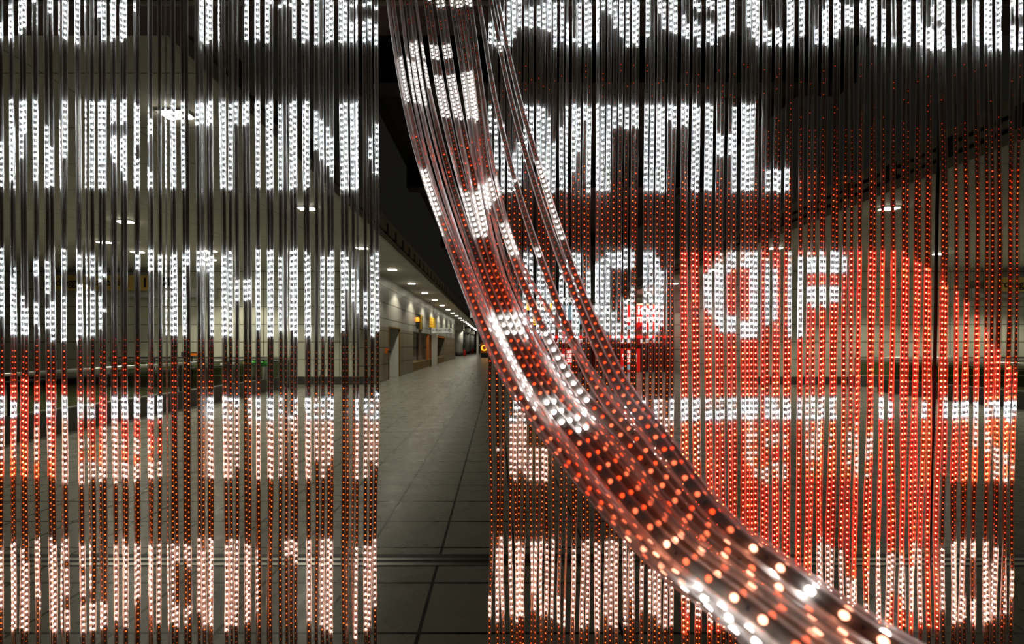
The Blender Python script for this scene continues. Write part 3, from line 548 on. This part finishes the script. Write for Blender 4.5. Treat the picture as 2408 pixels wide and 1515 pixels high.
def frames(pts, twist, to_cam):
    out = []
    n = len(pts)
    for i in range(n):
        t = (pts[min(i+1,n-1)]-pts[max(i-1,0)]).normalized()
        ref = (Vector((0,0,EYE))-pts[i]).normalized() if to_cam else Vector((0,-1,0))
        nn = (ref-t*ref.dot(t)).normalized(); bb = t.cross(nn).normalized()
        a = twist[i]; N_ = nn*math.cos(a)+bb*math.sin(a); B_ = t.cross(N_).normalized()
        out.append((pts[i], t, N_, B_))
    return out
def np_mesh(name, v, faces, mi, mats, smooth):
    me = bpy.data.meshes.new(name)
    v = np.asarray(v, dtype=np.float32).reshape(-1, 3); me.vertices.add(len(v)); me.vertices.foreach_set('co', v.ravel())
    cnt = np.array([len(f) for f in faces], dtype=np.int32); idx = np.concatenate([np.asarray(f, dtype=np.int32) for f in faces])
    me.loops.add(len(idx)); me.loops.foreach_set('vertex_index', idx)
    me.polygons.add(len(cnt)); st = np.concatenate([[0], np.cumsum(cnt)[:-1]]).astype(np.int32)
    me.polygons.foreach_set('loop_start', st); me.polygons.foreach_set('loop_total', cnt)
    me.polygons.foreach_set('material_index', np.asarray(mi, dtype=np.int32))
    if smooth: me.polygons.foreach_set('use_smooth', np.ones(len(cnt), dtype=bool))
    for m in mats: me.materials.append(m)
    me.update(calc_edges=True); return me
def sweep(fr, prof, name, m_, parent, smooth):
    v = []; f = []; k = len(prof); n = len(fr); o = parent.location
    for p, t, N_, B_ in fr:
        for u, w_ in prof: v.append(tuple(p+B_*u+N_*w_-o))
    for i in range(n-1):
        for j in range(k): j2 = (j+1) % k; f.append((i*k+j, i*k+j2, (i+1)*k+j2, (i+1)*k+j))
    f.append(tuple(reversed(range(k)))); f.append(tuple((n-1)*k+j for j in range(k)))
    mi = (SLEEVE_MI*(n-1)+[0,0]) if prof is SLEEVE else [0]*len(f)
    ob = bpy.data.objects.new(name, np_mesh(name, v, f, mi, m_ if isinstance(m_, list) else [m_], smooth)); C.objects.link(ob); ob.parent = parent; return ob
def diodes(sites, parent, seg):
    """sites: (centre, N, B, T, class)"""
    used = sorted(set(s[4] for s in sites)); mp = {c: i for i, c in enumerate(used)}
    v = []; f = []; mi = []; o = parent.location
    for p, N_, B_, T_, c in sites:
        r = LED_R[c]; n = len(v); q = p-o
        for rr, hh in ((r, 0), (r*.78, .0009)):
            for a in range(seg):
                t = 2*PI*a/seg; v.append(tuple(q+B_*(rr*math.cos(t))+T_*(rr*math.sin(t))+N_*hh))
        for a in range(seg): a2 = (a+1) % seg; f.append((n+a, n+a2, n+seg+a2, n+seg+a)); mi.append(mp[c])
        f.append(tuple(n+seg+a for a in range(seg))); mi.append(mp[c])
    ob = bpy.data.objects.new('diode_row', np_mesh('diode_row', v, f, mi, [M['led'][c] for c in used], False)); C.objects.link(ob); ob.parent = parent
    return ob
def chips(sites, parent):
    v = []; f = []; o = parent.location
    for p, N_, B_, T_ in sites:
        n = len(v); q = p-o
        for s, t in ((-1,-1),(1,-1),(1,1),(-1,1)): v.append(tuple(q+B_*(.0012*s)+T_*(.0009*t)))
        for s, t in ((-1,-1),(1,-1),(1,1),(-1,1)): v.append(tuple(q+B_*(.0012*s)+T_*(.0009*t)+N_*.0004))
        f += [(n+4,n+5,n+6,n+7)]+[(n+a,n+(a+1)%4,n+(a+1)%4+4,n+a+4) for a in range(4)]
    ob = bpy.data.objects.new('resistor_row', np_mesh('resistor_row', v, f, [0]*len(f), [M['chip']], False)); C.objects.link(ob); ob.parent = parent

def curtain_strip(xt, xm, xb, side, i, label, group):
    ym = 780 if side == 'L' else 520
    yb_ = pl([(0,1440),(2408,1440)], xm)
    side_on = {('L',9):(1.2,.7),('L',10):(-.9,-.2),('L',12):(-1.0,-.4),('L',13):(1.1,.6),('L',23):(.9,.2),('L',26):(1.1,.9),('L',32):(-1.2,-.9),('L',35):(1.0,.6),('L',56):(-.3,-.9),('L',57):(.2,1.0),('L',58):(.9,.5),
               ('R',13):(-.9,-1.2),('R',18):(1.15,.5),('R',76):(1.2,1.25),('R',11):(.6,.9),('R',53):(.7,.2)}.get((side,i))
    if side_on: a0, a1 = side_on
    else:
        a0 = rng.uniform(-.22,.22); a1 = a0+rng.uniform(-.35,.35)
        if side == 'R' and i < 16: a1 = (-1)**i*rng.uniform(.5,1.15)
    ph = rng.uniform(0, 6.28); amp = rng.uniform(.2, .9)+(.9 if xm > 1900 or 1150 < xm < 1400 else 0)
    dz = rng.uniform(-.006, .006)+(.009 if i % 2 else -.004)
    ys = list(range(-110, 2030, 45))+[2040]
    def xat(y):
        if y < ym: x = xm+(xt-xm)*(ym-y)/(ym-70) if y > 70 else xt
        elif y < yb_:
            t = (y-ym)/(yb_-ym); x = xm+(xb-xm)*(t*t*(3-2*t))
        else: x = xb
        return x+amp*math.sin(y*.011+ph)*pl([(0,.35),(700,.6),(1500,2.0)], y)
    def tw(y): return a0+(a1-a0)*max(0, min(1, (y-500)/900))+.06*math.sin(y*.009+ph*2)
    pts = [CP(xat(y), y, D)+Vector((0,dz,0)) for y in ys]; fr = frames(pts, [tw(y) for y in ys], False)
    t = thing('light_strip', label, 'light strip', tuple(pts[-1]), group)
    sweep(fr, SLEEVE, 'clear_sleeve', [M['sleeve'], M['rail']], t, True)
    sweep(fr, TAPE, 'circuit_tape', M['tape'], t, False)
    y0 = 243.5+pl([(0,-2),(900,3),(1150,10),(2408,6)], xm)+rng.uniform(-1.4,1.4); pt = PITCH-pl([(0,0),(900,0),(2408,.18)], xm)
    S = []; R = []
    for k in range(-22, 130):
        y = y0+k*pt
        if y < -70 or y > 1990: continue
        i0 = min(len(ys)-2, max(0, int((y+110)//45))); f = (y-ys[i0])/(ys[i0+1]-ys[i0])
        p = fr[i0][0].lerp(fr[i0+1][0], f); N_ = fr[i0][2].lerp(fr[i0+1][2], f).normalized(); T_ = fr[i0][1]; B_ = T_.cross(N_).normalized()
        ynom = 243.5+k*13.9
        c = curtain_class(xat(y), y)
        S.append((p-N_*.0006, N_, B_, T_, c))
        if k % 3 == 0 and y < 1560: q = p+Vector((0,0,-PITCH/2/F*D)); R.append((q-N_*.0006, N_, B_, T_))
    diodes(S, t, 6); chips(R, t)

NL, NR = len(STRIPS_L), len(STRIPS_R)
iC = min(range(NR), key=lambda i: abs(STRIPS_R[i][1]-2203))      # strips either side of the black cable
for i, (a, b_, c) in enumerate(STRIPS_L):
    n = NL-i
    lab = ('clear strip of small lights, '+ordw(n)+' to the left of the open gap') if n <= 31 else ('clear strip of small lights, '+ordw(i+1)+' in from the left end of the curtain')
    if n == 1: lab = 'clear strip of small lights bordering the open gap on its left'
    curtain_strip(a, b_, c, 'L', i, lab, 'strips of the left part of the light curtain')
cabx = 2203
left_of = [i for i in range(NR) if STRIPS_R[i][1] < cabx]
for i, (a, b_, c) in enumerate(STRIPS_R):
    if i < 38: lab = 'clear strip of small lights, '+ordw(i+1)+' to the right of the open gap'
    elif i in left_of: lab = 'clear strip of small lights, '+ordw(len(left_of)-i)+' to the left of the black cable'
    else: lab = 'clear strip of small lights, '+ordw(i-len(left_of)+1)+' to the right of the black cable'
    curtain_strip(a, b_, c, 'R', i, lab, 'strips of the right part of the light curtain')

# black cable hanging among the strips on the right
cp = [CP(2213,-110,1.30), CP(2213,60,1.30), CP(2208,300,1.30), CP(2202,560,1.30), CP(2200,760,1.30), CP(2196,950,1.30), CP(2190,1100,1.30), CP(2186,1300,1.30), CP(2184,1480,1.30), CP(2182,2040,1.30)]
tag(MB().tube([tuple(p) for p in cp], .0042, 10).build('hanging_cable', M['cable'], smooth=True, org=tuple(cp[-1])), 'black cable hanging straight down among the strips at right', 'cable')

# header and the rail the strips hang from
hz = P(0,13,1.40)[2]
t = thing('curtain_header', 'brown header beam with a thin cream edge over the light curtain', 'beam', (0, 1.40, hz))
MB().box(-2.2,2.2,0,.14,.003,.30).build('beam', M['header'], t)
MB().box(-2.2,2.2,-.004,.0,.0,.012).build('edge_strip', M['cream'], t)
t = MB().box(-2.2,2.2,-.02,.09,0,.04).build('hanging_rail', M['alu']); t.location = (0, D, EYE+(VY+112)/F*D); tag(t, 'aluminium rail the light strips hang from, above the frame', 'rail')
for sx in (-2.15, 2.11):
    t = MB().box(0,.04,0,.04,0,hz+.3).build('header_post', M['alu']); t.location = (sx, 1.55, 0); tag(t, ('left' if sx < 0 else 'right')+' metal post carrying the header of the light curtain', 'post')

# ---------------------------------------------------------------- the gathered strips pulled toward the viewer
ST = [  # (left point, right point, distance)
 ((905,-110),(1150,-110),1.262),((912,0),(1170,0),1.255),((942,200),(1213,200),1.08),((990,400),(1270,400),.88),((1067,620),(1343,620),.68),
 ((1170,865),(1448,865),.50),((1335,1100),(1552,1015),.375),((1508,1299),(1690,1203),.295),((1662,1425),(1878,1355),.248),((1762,1512),(2040,1466),.224),((1930,1660),(2270,1610),.20),((2200,1900),(2600,1850),.185)]
FRAC = [
 [0,.046,.116,.174,.205,.256,.345,.38,.453,.50,.58,.63,.665,.716,.75,.83,.94,1],
 [0,.046,.116,.174,.205,.256,.345,.38,.453,.50,.58,.63,.665,.716,.75,.83,.94,1],
 [0,.04,.096,.14,.19,.24,.32,.36,.43,.47,.553,.598,.63,.665,.70,.797,.93,1],
 [0,.035,.075,.13,.18,.23,.296,.33,.385,.43,.465,.50,.53,.56,.614,.764,.92,1],
 [0,.04,.083,.12,.167,.217,.254,.283,.312,.337,.366,.391,.446,.529,.583,.754,.924,1],
 [0,.047,.094,.133,.18,.23,.263,.288,.317,.353,.388,.432,.478,.558,.773,.745,.928,1],
 [0,.04,.10,.15,.20,.26,.31,.35,.40,.44,.48,.53,.58,.66,.86,.76,.93,1],
 [0,.05,.11,.17,.22,.28,.33,.38,.42,.47,.52,.57,.63,.70,.88,.79,.94,1],
 [0,.06,.12,.18,.24,.29,.35,.40,.45,.50,.55,.60,.66,.73,.86,.80,.94,1],
 [0,.06,.12,.18,.24,.30,.36,.41,.46,.52,.57,.62,.68,.74,.84,.80,.92,1],
 [0,.06,.12,.18,.24,.30,.36,.41,.46,.52,.57,.62,.68,.74,.84,.80,.92,1],
 [0,.06,.12,.18,.24,.30,.36,.41,.46,.52,.57,.62,.68,.74,.84,.80,.92,1]]
#          0    1    2    3    4    5    6    7    8    9   10   11   12   13   14   15   16   17
TW_TOP = [-.9,  .5, -.8, -.2,  .9, -1.1,  .1, -.1,  .1,  .1,  .1,  .1, .25,  .1,  .1,  .2, -.2,  .1]
TW_BOT = [-1.5, .1,-1.5,-1.4, 1.5, .15,1.45, .2,-1.4, .1, 1.5,-1.4, 1.5, .1, 1.35, .0, .1, -.1]
LAYER  = [0, 3, 1, 4, 2, 0, 3, 1, 4, 2, 0, 3, 1, 4, 2, 5, 1, 3]
WHITE = [[(960,98),(1062,108),(1075,140),(965,140)],[(930,130),(1003,150),(1012,245),(955,245)],[(1022,178),(1112,168),(1128,282),(1038,280)],
 [(980,395),(1010,400),(1048,560),(1030,570)],[(1075,440),(1110,455),(1150,418),(1180,425),(1180,462),(1140,500),(1150,560),(1105,560)],[(1170,520),(1218,520),(1228,600),(1185,602)],
 [(1145,738),(1232,738),(1245,800),(1175,800)],[(1150,770),(1183,770),(1278,968),(1252,968)],[(1262,772),(1290,772),(1405,985),(1385,990),(1300,870)],
 [(1270,925),(1300,925),(1385,1010),(1372,1025),(1290,985)],[(900,-120),(1112,-120),(1112,16),(1030,16),(900,-60)]]
def inside(x, y, poly):
    r = False; n = len(poly)
    for i in range(n):
        (x0,y0),(x1,y1) = poly[i], poly[(i+1) % n]
        if (y0 > y) != (y1 > y) and x < (x1-x0)*(y-y0)/(y1-y0)+x0: r = not r
    return r
def bundle_class(x, y, i):
    for k, w_ in enumerate(WHITE):
        if inside(x, y, w_): return 9
    if i == 17 and 375 < y < 562: return 9
    if i == 16 and 95 < y < 125: return 9
    if i == 15 and (415 < y < 428 or 580 < y < 604): return 9
    j = rng.random()
    if y < 320: return 8 if j < .5 else 0
    if y < 620: return 8 if (j < .6 or i > 14) else 3
    if y < 900: return 3
    if y < 1180: return 11 if j < .6 else 3
    if i in (0,1,2) and y > 1370: return 9
    if i >= 14 and y > 1340: return 9 if j < .6 else 10
    if y > 1260: return 10 if j < .6 else 11
    return 11 if j < .7 else 3
def catmull(a, b, c, d, t):
    return (b*2+(c-a)*t+(a*2-b*5+c*4-d)*t*t+(b*3-a-c*3+d)*t*t*t)*.5
NB = 18; NAMES_B = {0:'outermost left', NB-1:'outermost right'}
for i in range(NB):
    key = []
    for (l, r, d), fr_ in zip(ST, FRAC):
        f = fr_[i]; lay = LAYER[i]*.0062*max(0., min(1., (1.2-d)/.5))
        x, y = l[0]+(r[0]-l[0])*f, l[1]+(r[1]-l[1])*f
        key.append(CP(x, y, d+lay))
    key.append(key[-1]+Vector((.10,-.02,-.22))); key.append(key[-1]+Vector((.06,-.01,-.35)))
    pts = []
    for k in range(len(key)-1):
        a = key[max(0,k-1)]; b_, c = key[k], key[k+1]; d_ = key[min(len(key)-1,k+2)]
        for s in range(8): pts.append(catmull(a, b_, c, d_, s/8))
    pts.append(key[-1]); n = len(pts); ph = rng.uniform(0,6.28)
    tw = [TW_TOP[i]+(TW_BOT[i]-TW_TOP[i])*max(0,min(1,(k-10)/20))+.18*math.sin(k*.23+ph) for k in range(n)]
    fr = frames(pts, tw, True)
    nm = NAMES_B.get(i) or (ordw(i+1)+' from the left' if i < 9 else ordw(NB-i)+' from the right')
    t = thing('light_strip', ('clear light strip pulled toward viewer, '+nm+(' of the gathered bundle' if i in NAMES_B else ' at top of the gathered bundle')), 'light strip', tuple(pts[-1]), 'gathered strips pulled across the gap')
    sweep(fr, SLEEVE, 'clear_sleeve', [M['sleeve'], M['rail']], t, True); sweep(fr, TAPE, 'circuit_tape', M['tape'], t, False)
    S = []; R = []; acc = 0; nxt = rng.uniform(0,.0166); step = .0166; cnt = 0
    for k in range(n-1):
        L_ = (pts[k+1]-pts[k]).length
        while nxt <= acc+L_:
            f = (nxt-acc)/L_; p = pts[k].lerp(pts[k+1], f); N_ = fr[k][2].lerp(fr[k+1][2], f).normalized(); T_ = fr[k][1].lerp(fr[k+1][1], f).normalized(); B_ = T_.cross(N_).normalized()
            px, py = VX+p.x/p.y*F, VY-(p.z-EYE)/p.y*F
            if k < n-12: S.append((p-N_*.0006, N_, B_, T_, bundle_class(px, py, i)))
            q = p+T_*.0083
            if cnt % 3 == 0: R.append((q-N_*.0006, N_, B_, T_))
            cnt += 1; nxt += step
        acc += L_
    diodes(S, t, 12); chips(R, t)
